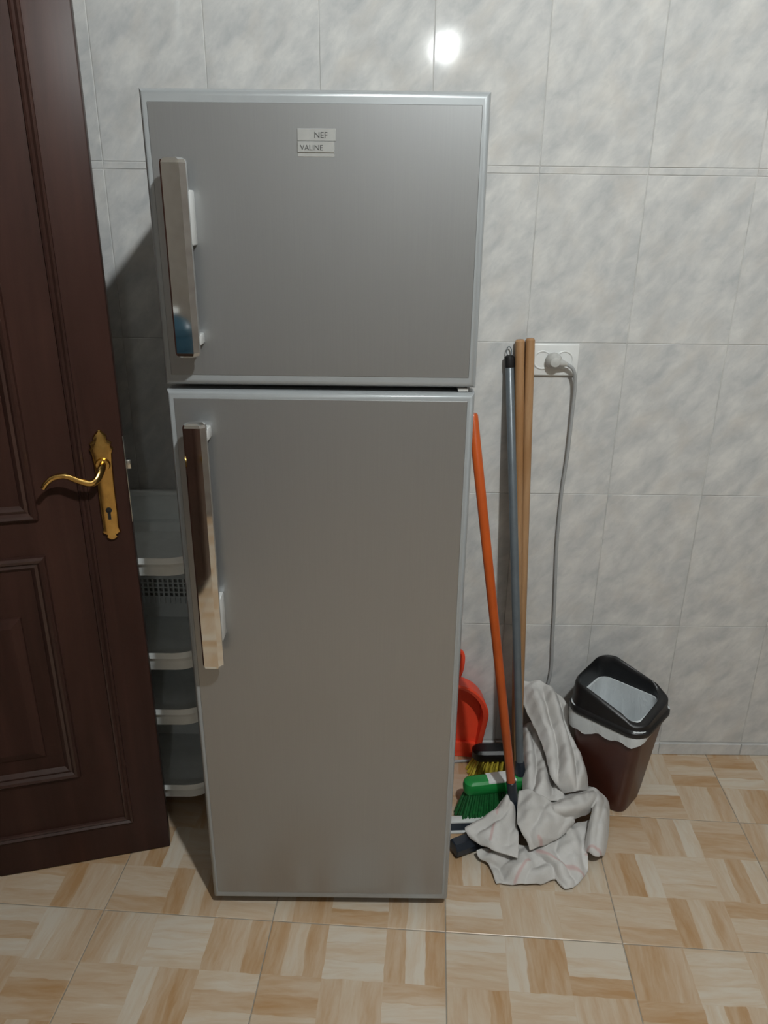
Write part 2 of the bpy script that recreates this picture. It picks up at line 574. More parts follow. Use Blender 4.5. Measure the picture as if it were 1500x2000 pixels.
THIN = [(0, -0.001), (0.001, 0.005), (0.005, 0.008), (0.010, 0.0035), (0.014, 0.007), (0.018, 0.005), (0.020, -0.001)]
WIDE = [(0, -0.001), (0.002, 0.009), (0.007, 0.014), (0.013, 0.012), (0.018, 0.006), (0.024, 0.008), (0.030, 0.003), (0.034, -0.001)]
ring_mold('moulding', 0.080, DW - 0.080, 0.100, 1.965, THIN)
for (za, zb) in ((0.265, 0.845), (0.925, 1.880)):
    ring_mold('moulding', 0.182, DW - 0.182, za, zb, WIDE)
    bm = bmesh.new()
    u0, u1, a, b = 0.250, DW - 0.250, za + 0.07, zb - 0.14 if za < 0.5 else zb - 0.07
    loft(bm, [[Vector((u0 + d, h, a + d)), Vector((u1 - d, h, a + d)), Vector((u1 - d, h, b - d)), Vector((u0 + d, h, b - d))]
              for d, h in ((0, -0.001), (0.002, 0.004), (0.022, 0.012))], False, True)
    obj('panel', bm, 'wood_dark', door, smooth=False)
# brass furniture
PZ = [(0.867, .003), (0.872, .011), (0.878, .0095), (0.884, .0185), (0.893, .0165), (0.93, .0170), (0.99, .0170), (1.04, .0185), (1.062, .0205),
      (1.070, .0235), (1.075, .0195), (1.083, .0215), (1.089, .0130), (1.097, .0135), (1.104, .0080), (1.110, .002)]
UC = 0.043
out = [(UC - w, z) for z, w in PZ] + [(UC + w, z) for z, w in reversed(PZ)]
bm = bmesh.new()
rings = []
for sc_, y in ((1.0, 0.0), (1.0, 0.004), (0.90, 0.0075), (0.72, 0.0085)):
    rings.append([Vector((UC + (u - UC) * sc_, y, 0.9885 + (z - 0.9885) * (1 - (1 - sc_) * 0.25))) for u, z in out])
loft(bm, rings)
plate = obj('handle_plate', bm, 'brass', door, angle=25)
plate['label'] = 'ornate polished brass back plate'
bm = bmesh.new()
tube(bm, [(UC, 0.006, 1.038), (UC, 0.016, 1.038)], [0.0155, 0.013], 20)
tube(bm, spline([(UC, 0.014, 1.038), (0.045, 0.030, 1.033), (0.054, 0.044, 1.018), (0.068, 0.048, 1.012), (0.090, 0.048, 1.020), (0.112, 0.048, 1.031), (0.134, 0.048, 1.029), (0.149, 0.047, 1.018), (0.156, 0.046, 1.008)], 6),
     [0.0095 - 0.0035 * i / 48 for i in range(49)], 12, 0.8)
lever = obj('lever', bm, 'brass', door)
lever['label'] = 'curved brass lever'
bm = bmesh.new()
bmesh.ops.create_cone(bm, cap_ends=True, segments=18, radius1=0.0062, radius2=0.0062, depth=0.002, matrix=Matrix.Translation((UC, 0.0088, 0.937)) @ Matrix.Rotation(R(90), 4, 'X'))
box(bm, UC - 0.0030, UC + 0.0030, 0.0078, 0.0098, 0.916, 0.937)
obj('keyhole', bm, 'black', door, smooth=False)
bm = nbox(-0.0012, 0.001, -0.031, -0.009, 0.90, 1.09, 0.0004)
box(bm, -0.011, 0.0, -0.026, -0.013, 1.018, 1.038, 0.002)
obj('latch', bm, 'steel_bolt', door)

# ================================================================== refrigerator
FX, FY = -0.1155, 1.338
HW = 0.2755
fr = thing('refrigerator', 'tall silver two-door refrigerator with long mirrored handles', 'refrigerator', (FX, FY, 0))
obj('cabinet', nbox(-HW, HW, 0.062, 0.480, 0.03, 1.678, 0.006), 'fridge_body', fr)
obj('plinth', nbox(-HW + 0.012, HW - 0.012, 0.03, 0.46, 0.010, 0.034, 0.002), 'gasket', fr)
for sx in (-1, 1):
    for yy in (0.06, 0.46):
        bm = bmesh.new()
        lathe(bm, [(0.018, 0.0), (0.020, 0.003), (0.016, 0.014), (0.010, 0.016), (0.010, 0.034)], 16)
        f = obj('foot', bm, 'black_plastic', fr)
        f.location = (sx * (HW - 0.05), yy, 0)


def fridge_door(name, z0, z1, top, bot):
    """plastic edging moulded round a sheet-steel face"""
    bm = bmesh.new()
    rings = []
    for k, y in ((0.006, 0.054), (0.0, 0.048), (0.0, 0.012), (0.003, 0.004), (0.007, 0.000), (0.011, -0.0005)):
        rings.append([Vector((-HW + k, y, z0 + k)), Vector((HW - k, y, z0 + k)), Vector((HW - k, y, z1 - k)), Vector((-HW + k, y, z1 - k))])
    loft(bm, rings)
    d = obj(name, bm, 'fridge_rim', fr, angle=50)
    px = HW - 0.0135
    obj('steel_panel', nbox(-px, px, -0.0016, 0.004, z0 + bot, z1 - top, 0.001, 1), 'steel', d)
    obj('gasket', nbox(-HW + 0.012, HW - 0.012, 0.052, 0.064, z0 + 0.008, z1 - 0.008), 'gasket', d, smooth=False)
    return d


def handle(door_, z0, z1, mounts):
    x0, x1 = -0.2385, -0.1985
    yf, yb = -0.052, -0.034
    sec = [(x0, yb), (x0, yf + 0.006), (x0 + 0.004, yf), (x1 - 0.008, yf), (x1, yf + 0.009), (x1, yb)]
    bm = bmesh.new()
    rings = []
    for k, z in ((0.006, z0), (0.0015, z0 + 0.003), (0.0, z0 + 0.008), (0.0, z1 - 0.008), (0.0015, z1 - 0.003), (0.006, z1)):
        rings.append([Vector((x + (k if x < -0.22 else -k), y + (k * 0.8 if y < -0.04 else 0), z)) for x, y in sec])
    loft(bm, rings)
    h = obj('handle', bm, 'mirror', door_, smooth=False)
    h['label'] = 'mirror-finish vertical handle bar'
    for a, b in mounts:
        obj('handle_mount', nbox(x0 + 0.010, x1 + 0.001, yb - 0.002, -0.001, a, b, 0.003), 'satin', door_)


fd = fridge_door('freezer_door', 1.2430, 1.709, 0.020, 0.019)
handle(fd, 1.300, 1.608, ((1.478, 1.562), (1.318, 1.336)))
bm = nbox(-0.0285, 0.0325, -0.0030, -0.001, 1.6355, 1.6535, 0.0006, 1)
box(bm, -0.0285, 0.0300, -0.0036, -0.001, 1.6190, 1.6350, 0.0006, 1)
box(bm, -0.0285, 0.0300, -0.0022, -0.001, 1.6130, 1.6185, 0.0004, 1)
bd = obj('badge', bm, 'badge', fd)
bd['label'] = 'small bright metal badge with two lines of print'
text_mesh('NEF', 0.0125, 'ink', fd, (-0.0020, -0.0031, 1.6400), (R(90), 0, 0), 'lettering')
text_mesh('VALINE', 0.0110, 'ink', fd, (-0.0240, -0.0037, 1.6225), (R(90), 0, 0), 'lettering')
ld = fridge_door('lower_door', 0.026, 1.2340, 0.0135, 0.022)
handle(ld, 0.687, 1.186, ((1.150, 1.172), (0.742, 0.836)))
obj('hinge', nbox(0.245, HW - 0.012, 0.010, 0.06, 1.2350, 1.2420, 0.001, 1), 'satin', fr)

# ================================================================== tiered rack behind the door
rk = thing('tiered_rack', 'pale grey plastic tiered rack standing between the door and the refrigerator', 'rack', (-0.635, 1.735, 0))
RWD, RDP = 0.41, 0.29


def tray(z, lip, back, name='tray'):
    """tray with rounded corners: floor, sloping front lip with rolled rim, latticed rear wall"""
    bm = bmesh.new()
    rings = [rrect(RWD - 0.035, RDP - 0.035, 0.06, z), rrect(RWD - 0.03, RDP - 0.03, 0.062, z), rrect(RWD - 0.004, RDP - 0.004, 0.075, z + lip), rrect(RWD + 0.004, RDP + 0.004, 0.078, z + lip + 0.003),
             rrect(RWD + 0.004, RDP + 0.004, 0.078, z + lip - 0.013), rrect(RWD - 0.006, RDP - 0.006, 0.073, z + lip - 0.013), rrect(RWD - 0.036, RDP - 0.036, 0.059, z + 0.004)]
    rings = rings[1:] + []
    loft(bm, rings, True, True)
    t = obj(name, bm, 'rack', rk, angle=30)
    if back > 0:
        bm = bmesh.new()
        yb = RDP / 2 - 0.016
        for i in range(22):
            x = -RWD / 2 + 0.06 + i * (RWD - 0.12) / 21
            box(bm, x - 0.0022, x + 0.0022, yb - 0.002, yb + 0.002, z + lip - 0.01, z + lip + back)
        for j in range(5):
            zz = z + lip + back * (0.15 + 0.2 * j)
            box(bm, -RWD / 2 + 0.055, RWD / 2 - 0.055, yb - 0.0015, yb + 0.0015, zz - 0.002, zz + 0.002)
        box(bm, -RWD / 2 + 0.055, RWD / 2 - 0.055, yb - 0.004, yb + 0.004, z + lip + back - 0.002, z + lip + back + 0.012, 0.002)
        obj('rear_lattice', bm, 'rack', t, smooth=False)
    return t


tray(0.085, 0.050, 0.0)
tray(0.315, 0.055, 0.07)
tray(0.478, 0.055, 0.07)
tray(0.735, 0.050, 0.0)
bm = nbox(-RWD / 2 + 0.05, RWD / 2 - 0.05, RDP / 2 - 0.014, RDP / 2 - 0.009, 0.770, 0.845, 0.002)
box(bm, -RWD / 2 + 0.05, RWD / 2 - 0.05, RDP / 2 - 0.020, RDP / 2 - 0.004, 0.838, 0.850, 0.004)
obj('rear_panel', bm, 'rack', rk)
for sx in (-1, 1):
    for sy in (-1, 1):
        bm = bmesh.new()
        tube(bm, [(sx * (RWD / 2 - 0.03), sy * (RDP / 2 - 0.03), 0.0), (sx * (RWD / 2 - 0.03), sy * (RDP / 2 - 0.03), 0.775)], 0.009, 12)
        obj('post', bm, 'rack', rk)


# ================================================================== cleaning tools
def pole(bm, a, b, r, n=14):
    a, b = Vector(a), Vector(b)
    d = (b - a).normalized()
    return tube(bm, [a, a + d * 0.003, b - d * 0.004, b], [r * 0.9, r, r, r * 0.75], n)


def bristles(bm, x0, x1, y0, y1, z_top, spread_x, lean_y, z_bot, nx, ny, r, rnd):
    for i in range(nx):
        for j in range(ny):
            fx_, fy_ = i / (nx - 1), j / (ny - 1)
            x = x0 + (x1 - x0) * fx_
            y = y0 + (y1 - y0) * fy_
            tip = Vector((x + (fx_ - 0.5) * 2 * spread_x + rnd.uniform(-.003, .003), y + lean_y + (fy_ - 0.5) * 0.030 + rnd.uniform(-.003, .003), z_bot + rnd.uniform(0, 0.004)))
            top = Vector((x, y, z_top))
            tube(bm, [top, (top + tip) / 2 + Vector((0, 0, 0.002)), tip], [r * 0.8, r * 1.15, r * 1.3], 4)


rnd = random.Random(3)
# grey pole with the green broom head
HC = Vector((0.336, 1.672, 0.0))
br = thing('green_broom', 'green broom with a thin grey pole leaning against the wall', 'broom', HC, R(10))
bm = bmesh.new()
loft(bm, [rrect(0.200, 0.030, 0.014, 0.066), rrect(0.226, 0.044, 0.020, 0.074), rrect(0.230, 0.048, 0.022, 0.092), rrect(0.224, 0.042, 0.020, 0.104), rrect(0.208, 0.028, 0.013, 0.109)])
obj('head', bm, 'green_plastic', br)
bm = nbox(-0.050, 0.030, -0.0205, 0.0205, 0.098, 0.1098, 0.004, 2)  # white strip painting the lamp's gloss on the head
hb = obj('head_highlight', bm, 'white_plastic', br)
hb['label'] = 'whitish band painting a highlight on the green head'
bm = bmesh.new()
bristles(bm, -0.100, 0.100, -0.016, 0.016, 0.074, 0.034, -0.032, 0.0005, 32, 7, 0.0034, rnd)
bo = obj('bristles', bm, 'green_bristle', br, smooth=False)
bo['kind'] = 'stuff'
inv = Matrix.Rotation(-R(10), 4, 'Z') @ Matrix.Translation(-HC)
pa, pb = inv @ Vector((0.381, 1.680, 0.100)), inv @ Vector((0.3050, 1.893, 1.200))
bm = bmesh.new()
pole(bm, pa, pb, 0.0108)
obj('pole', bm, 'pole_grey', br)
d = (pb - pa).normalized()
bm = bmesh.new()
tube(bm, [pa - d * 0.012, pa + d * 0.045], [0.017, 0.0125], 14)
obj('socket', bm, 'navy_plastic', br)
bm = bmesh.new()
tube(bm, [pb - d * 0.022, pb - d * 0.02, pb + d * 0.004, pb + d * 0.008], [0.0118, 0.0128, 0.0128, 0.007], 14)
obj('end_cap', bm, 'black_plastic', br)
bm = bmesh.new()
loop = [pb + d * (0.017 - 0.012 * math.cos(a)) + Vector((math.sin(a) * 0.0065, 0, 0)) for a in [2 * math.pi * i / 16 for i in range(17)]]
tube(bm, loop, 0.0013, 6)
obj('hanging_loop', bm, 'pole_grey', br)

# scrubbing brush with yellow bristles on a wooden pole
SC = Vector((0.395, 1.815, 0.0))
sb = thing('yellow_brush', 'black brush head with yellow bristles on a pale wooden pole', 'brush', SC, R(2))
bm = bmesh.new()
loft(bm, [rrect(0.245, 0.040, 0.016, 0.056), rrect(0.262, 0.050, 0.022, 0.064), rrect(0.262, 0.050, 0.022, 0.084), rrect(0.246, 0.036, 0.016, 0.092)])
obj('head', bm, 'black_plastic', sb)
bm = bmesh.new()
bristles(bm, -0.112, 0.112, -0.014, 0.014, 0.060, 0.028, -0.012, 0.0005, 17, 4, 0.0042, rnd)
bo = obj('bristles', bm, 'yellow_bristle', sb, smooth=False)
bo['kind'] = 'stuff'
inv = Matrix.Rotation(-R(2), 4, 'Z') @ Matrix.Translation(-SC)
pa, pb = inv @ Vector((0.398, 1.815, 0.085)), inv @ Vector((0.3525, 1.892, 1.250))
bm = bmesh.new()
pole(bm, pa, pb, 0.0117)
obj('pole', bm, 'pole_wood', sb)
d = (pb - pa).normalized()
bm = bmesh.new()
tube(bm, [pa - d * 0.005, pa + d * 0.05], [0.02, 0.0145], 14)
obj('socket', bm, 'black_plastic', sb)

# second wooden pole
bm = bmesh.new()
pole(bm, (0, 0, 0.002), (-0.0615, 0.120, 1.247), 0.0117)
o = obj('wooden_pole', bm, 'pole_wood')
o.location = (0.389, 1.772, 0)
tag(o, 'wooden broomstick leaning between the grey pole and the pole of the yellow brush', 'pole')

# black floor squeegee with the orange pole
QA = R(25)
QC = Vector((0.3450, 1.574, 0.0))
sq = thing('squeegee', 'black floor squeegee with an orange pole leaning on the refrigerator', 'squeegee', QC, QA)
bm = bmesh.new()
prof = [(-0.020, 0.012), (-0.022, 0.030), (-0.012, 0.044), (0.012, 0.044), (0.022, 0.030), (0.020, 0.012)]
loft(bm, [[Vector((x, y * k, 0.028 + (z - 0.028) * k)) for y, z in prof] for x, k in ((-0.176, 0.9), (-0.173, 1.0), (0.173, 1.0), (0.176, 0.9))])
obj('head', bm, 'navy_plastic', sq, angle=25)
bm = nbox(-0.172, 0.172, -0.007, -0.003, 0.0005, 0.016)
box(bm, -0.172, 0.172, 0.003, 0.007, 0.0005, 0.016)
obj('blade', bm, 'black_plastic', sq, smooth=False)
inv = Matrix.Rotation(-QA, 4, 'Z') @ Matrix.Translation(-QC)
pa, pb = inv @ Vector((0.3555, 1.578, 0.042)), inv @ Vector((0.1755, 1.620, 1.220))
d = (pb - pa).normalized()
bm = bmesh.new()
pole(bm, pa + d * 0.085, pa + d * 1.10, 0.0112)
obj('pole', bm, 'pole_orange', sq)
bm = bmesh.new()
tube(bm, [pa - d * 0.004, pa + d * 0.05, pa + d * 0.125, pa + d * 0.128], [0.017, 0.0135, 0.0130, 0.0105], 14)
obj('socket', bm, 'navy_plastic', sq)

# pale strip lying on the floor in front of the green bristles
st = thing('floor_scraper', 'white and dark blue plastic strip lying in front of the green bristles', 'scraper', (0.235, 1.596, 0), R(3))
bm = nbox(-0.075, 0.075, -0.006, 0.018, 0.0195, 0.0255, 0.002)
box(bm, -0.075, 0.075, -0.022, -0.014, 0.0005, 0.006, 0.0015)
obj('frame', bm, 'white_plastic', st)
bm = bmesh.new()
loft(bm, [[Vector((x, y, z)) for y, z in ((-0.016, 0.001), (0.014, 0.001), (0.014, 0.021), (-0.003, 0.021))] for x in (-0.073, 0.073)])
obj('blade', bm, 'navy_plastic', st, smooth=False)

# red dustpan propped against the wall
dp = thing('dustpan', 'bright red-orange plastic dustpan propped upright against the wall', 'dustpan', (0.186, 1.897, 0.003))
dp.rotation_euler = (0, R(5), 0)
outl = []
for i in range(7):
    outl.append((0.106, 0.004 + 0.16 * i / 6))
for i in range(1, 12):
    a = R(90 * i / 12)
    outl.append((0.106 * math.cos(a), 0.164 + 0.112 * math.sin(a)))
half = outl + [(0.0, 0.276)]
full = half + [(-x, z) for x, z in reversed(half[:-1])]
bm = bmesh.new()
loft(bm, [[Vector((x, y, z)) for x, z in full] for y in (0.0, -0.003)])
nn = len(full)
rw = []
for i, (x, z) in enumerate(full):
    h = 0.010 + 0.045 * min(1.0, z / 0.2)
    sc_ = 1 - 0.010 / 0.106
    ix, iz = x * sc_, 0.004 + (z - 0.004) * (1 - 0.008 / 0.27)
    ox, oz = x * 1.04, 0.004 + (z - 0.004) * 1.02
    rw.append([Vector((x, -0.001, z)), Vector((ox, -h, oz)), Vector((x * 1.01, -h - 0.002, z)), Vector((ix * 1.0, -h + 0.002, iz)), Vector((ix * 0.97, -0.003, iz))])
loft(bm, rw)
pan = obj('pan', bm, 'red_plastic', dp, angle=40)
bm = nbox(-0.094, 0.094, -0.016, -0.002, 0.002, 0.055, 0.005)
obj('lip', bm, 'red_plastic', dp)
bm = bmesh.new()
pts = [(0.0, -0.020, 0.262), (-0.014, -0.018, 0.30), (-0.015, -0.015, 0.345), (-0.007, -0.014, 0.366), (0.007, -0.014, 0.366), (0.015, -0.015, 0.345), (0.014, -0.018, 0.30), (0.0, -0.020, 0.262)]
tube(bm, spline(pts, 6), 0.0065, 10)
tube(bm, [(0, -0.02, 0.255), (0, -0.02, 0.305)], [0.017, 0.010], 10)
obj('handle', bm, 'red_plastic', dp)

# ================================================================== waste bin and its liner
BC, BA = (0.645, 1.740, 0.0), math.atan2(-0.67, 0.742)
bn = thing('waste_bin', 'dark brown plastic waste bin with a black sloping open lid', 'bin', BC, BA)
BW, BD, BH = 0.208, 0.178, 0.300


def bin_ring(z, inset=0.0):
    t = z / BH
    w = 0.150 + (BW - 0.150) * t - 2 * inset
    dd = 0.122 + (BD - 0.122) * t - 2 * inset
    return rrect(w, dd, max(0.006, 0.030 - inset), z, 5)


bm = bmesh.new()
loft(bm, [bin_ring(0.0, 0.006), bin_ring(0.004, 0.001), bin_ring(0.03), bin_ring(0.15), bin_ring(0.285), bin_ring(BH), bin_ring(BH, 0.003), bin_ring(0.15, 0.003), bin_ring(0.008, 0.003)])
obj('body', bm, 'bin_brown', bn)


def smooth(a, b, x):
    t = max(0.0, min(1.0, (x - a) / (b - a)))
    return t * t * (3 - 2 * t)


def lid_top(x, y):
    v = min(1.0, max(0.0, y / 0.18 + 0.5))
    return 0.364 + 0.016 * v - (0.052 - 0.007 * v) * smooth(-0.012 + 0.020 * v, 0.088, x)


def lid_ring(w, dd, r, f, cx=0.0):
    return [Vector((p.x, p.y, f(p.x, p.y))) for p in rrect(w, dd, r, 0, 8, cx)]


def frac(k, off=0.0):
    return lambda x, y: 0.304 + (lid_top(x, y) - 0.304) * k + off


def flat(z):
    return lambda x, y: z


bm = bmesh.new()
loft(bm, [lid_ring(0.224, 0.194, 0.044, flat(0.281)), lid_ring(0.230, 0.200, 0.046, flat(0.287)), lid_ring(0.229, 0.199, 0.046, flat(0.297)), lid_ring(0.219, 0.189, 0.043, flat(0.301)), lid_ring(0.217, 0.187, 0.043, flat(0.304)),
          lid_ring(0.216, 0.186, 0.043, frac(0.45)), lid_ring(0.214, 0.184, 0.043, frac(0.85)), lid_ring(0.211, 0.181, 0.043, frac(1.0, -0.003)), lid_ring(0.206, 0.176, 0.042, frac(1.0)),
          lid_ring(0.197, 0.168, 0.041, frac(1.0, 0.0005), -0.003), lid_ring(0.184, 0.162, 0.040, frac(1.0, -0.004), -0.008), lid_ring(0.181, 0.159, 0.040, frac(0.8, -0.006), -0.008), lid_ring(0.186, 0.160, 0.034, flat(0.3005)), lid_ring(0.196, 0.166, 0.030, flat(0.2995)), lid_ring(0.216, 0.186, 0.036, flat(0.2990)), lid_ring(0.217, 0.187, 0.038, flat(0.283))], closed=True)
obj('lid', bm, 'black_plastic', bn, angle=50)

bm = bmesh.new()
rr = random.Random(11)
skirt = []
base_ring = rrect(BW + 0.008, BD + 0.008, 0.032, BH + 0.0005, 5)
NB = len(base_ring)
mid, low = [], []
for i, p in enumerate(base_ring):
    s = p.x / BW + 0.5
    front = p.y < -BD * 0.3
    ln = 0.004
    if front:
        ln = 0.072 - 0.030 * s + 0.005 * math.sin(11 * s)
    elif p.x < -BW * 0.3 and p.y < 0.02:
        ln = 0.05
    z = BH - ln
    t = z / BH
    fl = 1.0 + 0.02 * rr.uniform(0.4, 1.0)
    mid.append(Vector((p.x * 1.02, p.y * 1.02, BH - ln * 0.5)))
    low.append(Vector((p.x * (0.72 + 0.28 * t) * fl * 1.02, p.y * (0.69 + 0.31 * t) * fl * 1.03, z)))


def densify(ring, k=5):
    o_ = []
    for i in range(len(ring)):
        a, b = ring[i], ring[(i + 1) % len(ring)]
        nseg = max(1, int((b - a).length / 0.009))
        o_.append((i, a, b, nseg))
    return o_


segs = densify(base_ring)
def dens(ring):
    res = []
    for i, a, b, ns in segs:
        for s in range(ns):
            res.append(ring[i].lerp(ring[(i + 1) % NB], s / ns))
    return res
inner = [dens(bin_ring(z, 0.008)) for z in (0.09, 0.14, 0.19, 0.24)] + [dens(rrect(0.170, 0.146, 0.028, 0.314, 5, -0.004))]
for k, rg in enumerate(inner[:-1]):
    for q in rg:
        q += Vector((rr.uniform(-.003, .003), rr.uniform(-.003, .003), rr.uniform(-.004, .004)))
        q.x *= 0.97
        q.y *= 0.96
o_top = dens(rrect(0.180, 0.155, 0.030, 0.314, 5, -0.004)) 
o_edge = dens(base_ring)
o_mid, o_low = dens(mid), dens(low)
for i, q in enumerate(o_low):
    if q.z < BH - 0.02:
        q.z += 0.005 * math.sin(i * 0.9) + 0.004 * math.sin(i * 0.37 + 1) + rr.uniform(-0.0015, 0.0015)
        wv = 1 + 0.010 * math.sin(i * 1.1)
        q.x *= wv
        q.y *= wv
for i, q in enumerate(o_mid):
    wv = 1 + 0.008 * math.sin(i * 1.9)
    q.x *= wv
    q.y *= wv
loft(bm, inner + [o_top, o_edge, o_mid, o_low], True, False)
o = obj('bin_liner', bm, 'liner', None)
o.location = BC
o.rotation_euler = (0, 0, BA)
tag(o, 'white plastic bag lining the brown bin, its edge hanging out below the lid', 'bag')

# ================================================================== floor cloths
CLOTH_FRONT = [
    [[(0.337,1.593,0.13),(0.339,1.588,0.135),(0.344,1.59,0.13)],
     [(0.304,1.577,0.09),(0.324,1.558,0.105),(0.349,1.565,0.095)],
     [(0.255,1.549,0.07),(0.305,1.536,0.078),(0.352,1.536,0.07)],
     [(0.217,1.525,0.062),(0.275,1.497,0.07),(0.35,1.495,0.06)],
     [(0.237,1.5,0.05),(0.284,1.462,0.055),(0.342,1.447,0.048)]],
    [[(0.363,1.605,0.12),(0.398,1.596,0.125),(0.436,1.582,0.11),(0.463,1.571,0.09)],
     [(0.352,1.553,0.105),(0.392,1.542,0.115),(0.436,1.545,0.105),(0.48,1.555,0.085)],
     [(0.349,1.512,0.09),(0.39,1.502,0.1),(0.438,1.513,0.09),(0.503,1.553,0.07)],
     [(0.367,1.485,0.07),(0.393,1.477,0.078),(0.443,1.5,0.07),(0.5,1.549,0.06)],
     [(0.373,1.468,0.055),(0.408,1.477,0.06),(0.452,1.505,0.058),(0.5,1.552,0.052)]],
    [[(0.448,1.62,0.07),(0.489,1.627,0.08),(0.536,1.653,0.08),(0.572,1.672,0.075)],
     [(0.442,1.558,0.11),(0.483,1.566,0.115),(0.529,1.589,0.115),(0.571,1.622,0.1)],
     [(0.448,1.54,0.105),(0.489,1.546,0.108),(0.534,1.57,0.105),(0.572,1.606,0.09)],
     [(0.468,1.561,0.07),(0.5,1.56,0.07),(0.541,1.581,0.065),(0.573,1.613,0.06)]],
    [[(0.565,1.658,0.085),(0.582,1.645,0.09),(0.603,1.648,0.07),(0.622,1.654,0.04)],
     [(0.558,1.587,0.085),(0.572,1.582,0.09),(0.59,1.585,0.07),(0.613,1.61,0.03)],
     [(0.539,1.544,0.065),(0.55,1.525,0.075),(0.572,1.533,0.06),(0.597,1.557,0.02)],
     [(0.522,1.501,0.04),(0.531,1.48,0.052),(0.551,1.479,0.045),(0.578,1.509,0.012)],
     [(0.519,1.494,0.03),(0.53,1.471,0.04),(0.547,1.469,0.035),(0.569,1.494,0.01)]],
    [[(0.244,1.491,0.028),(0.297,1.499,0.03),(0.356,1.503,0.035),(0.415,1.5,0.03),(0.466,1.492,0.022)],
     [(0.248,1.479,0.02),(0.299,1.461,0.026),(0.349,1.458,0.03),(0.407,1.456,0.025),(0.45,1.447,0.018)],
     [(0.273,1.458,0.012),(0.306,1.442,0.016),(0.348,1.426,0.03),(0.399,1.431,0.026),(0.439,1.424,0.014)],
     [(0.285,1.407,0.006),(0.305,1.406,0.006),(0.335,1.403,0.01),(0.367,1.405,0.008),(0.394,1.407,0.006)]],
    [[(0.398,1.521,0.035),(0.447,1.534,0.04),(0.506,1.565,0.045),(0.558,1.584,0.045)],
     [(0.383,1.484,0.034),(0.428,1.477,0.042),(0.484,1.498,0.045),(0.537,1.523,0.035)],
     [(0.417,1.458,0.026),(0.447,1.44,0.034),(0.488,1.452,0.03),(0.523,1.472,0.022)],
     [(0.434,1.421,0.012),(0.449,1.411,0.018),(0.484,1.425,0.014),(0.518,1.445,0.01)],
     [(0.447,1.396,0.006),(0.454,1.393,0.006),(0.47,1.398,0.006),(0.488,1.412,0.006)]],
]
CLOTH_REAR = [
    [[(0.412,1.893,0.262),(0.445,1.887,0.27),(0.476,1.872,0.27),(0.496,1.848,0.262),(0.521,1.823,0.245)],
     [(0.404,1.84,0.235),(0.441,1.817,0.245),(0.475,1.803,0.25),(0.5,1.806,0.243),(0.526,1.801,0.23)],
     [(0.423,1.777,0.205),(0.451,1.764,0.215),(0.482,1.758,0.22),(0.505,1.761,0.208),(0.524,1.757,0.19)],
     [(0.445,1.707,0.168),(0.473,1.693,0.18),(0.499,1.687,0.185),(0.525,1.693,0.172),(0.548,1.7,0.15)],
     [(0.454,1.628,0.14),(0.478,1.621,0.15),(0.507,1.618,0.158),(0.535,1.64,0.14),(0.559,1.661,0.11)],
     [(0.486,1.622,0.1),(0.502,1.609,0.112),(0.517,1.604,0.12),(0.538,1.623,0.105),(0.558,1.646,0.08)]],
    [[(0.413,1.857,0.13),(0.432,1.844,0.155),(0.455,1.832,0.15),(0.495,1.848,0.12)],
     [(0.402,1.8,0.12),(0.421,1.78,0.145),(0.45,1.775,0.14),(0.492,1.792,0.11)],
     [(0.394,1.736,0.1),(0.413,1.7,0.13),(0.45,1.713,0.12),(0.489,1.729,0.09)],
     [(0.385,1.664,0.1),(0.41,1.629,0.13),(0.447,1.642,0.12),(0.49,1.667,0.09)],
     [(0.382,1.628,0.085),(0.41,1.585,0.11),(0.452,1.587,0.1),(0.5,1.616,0.08)]],
]


def grid_interp(rows, nu, nv):
    """smooth surface through a grid of points"""
    lines = [spline(r, nu) for r in rows]
    out = []
    for j in range(len(lines[0])):
        out.append(spline([ln[j] for ln in lines], nv))
    return out


from mathutils import noise as mnoise


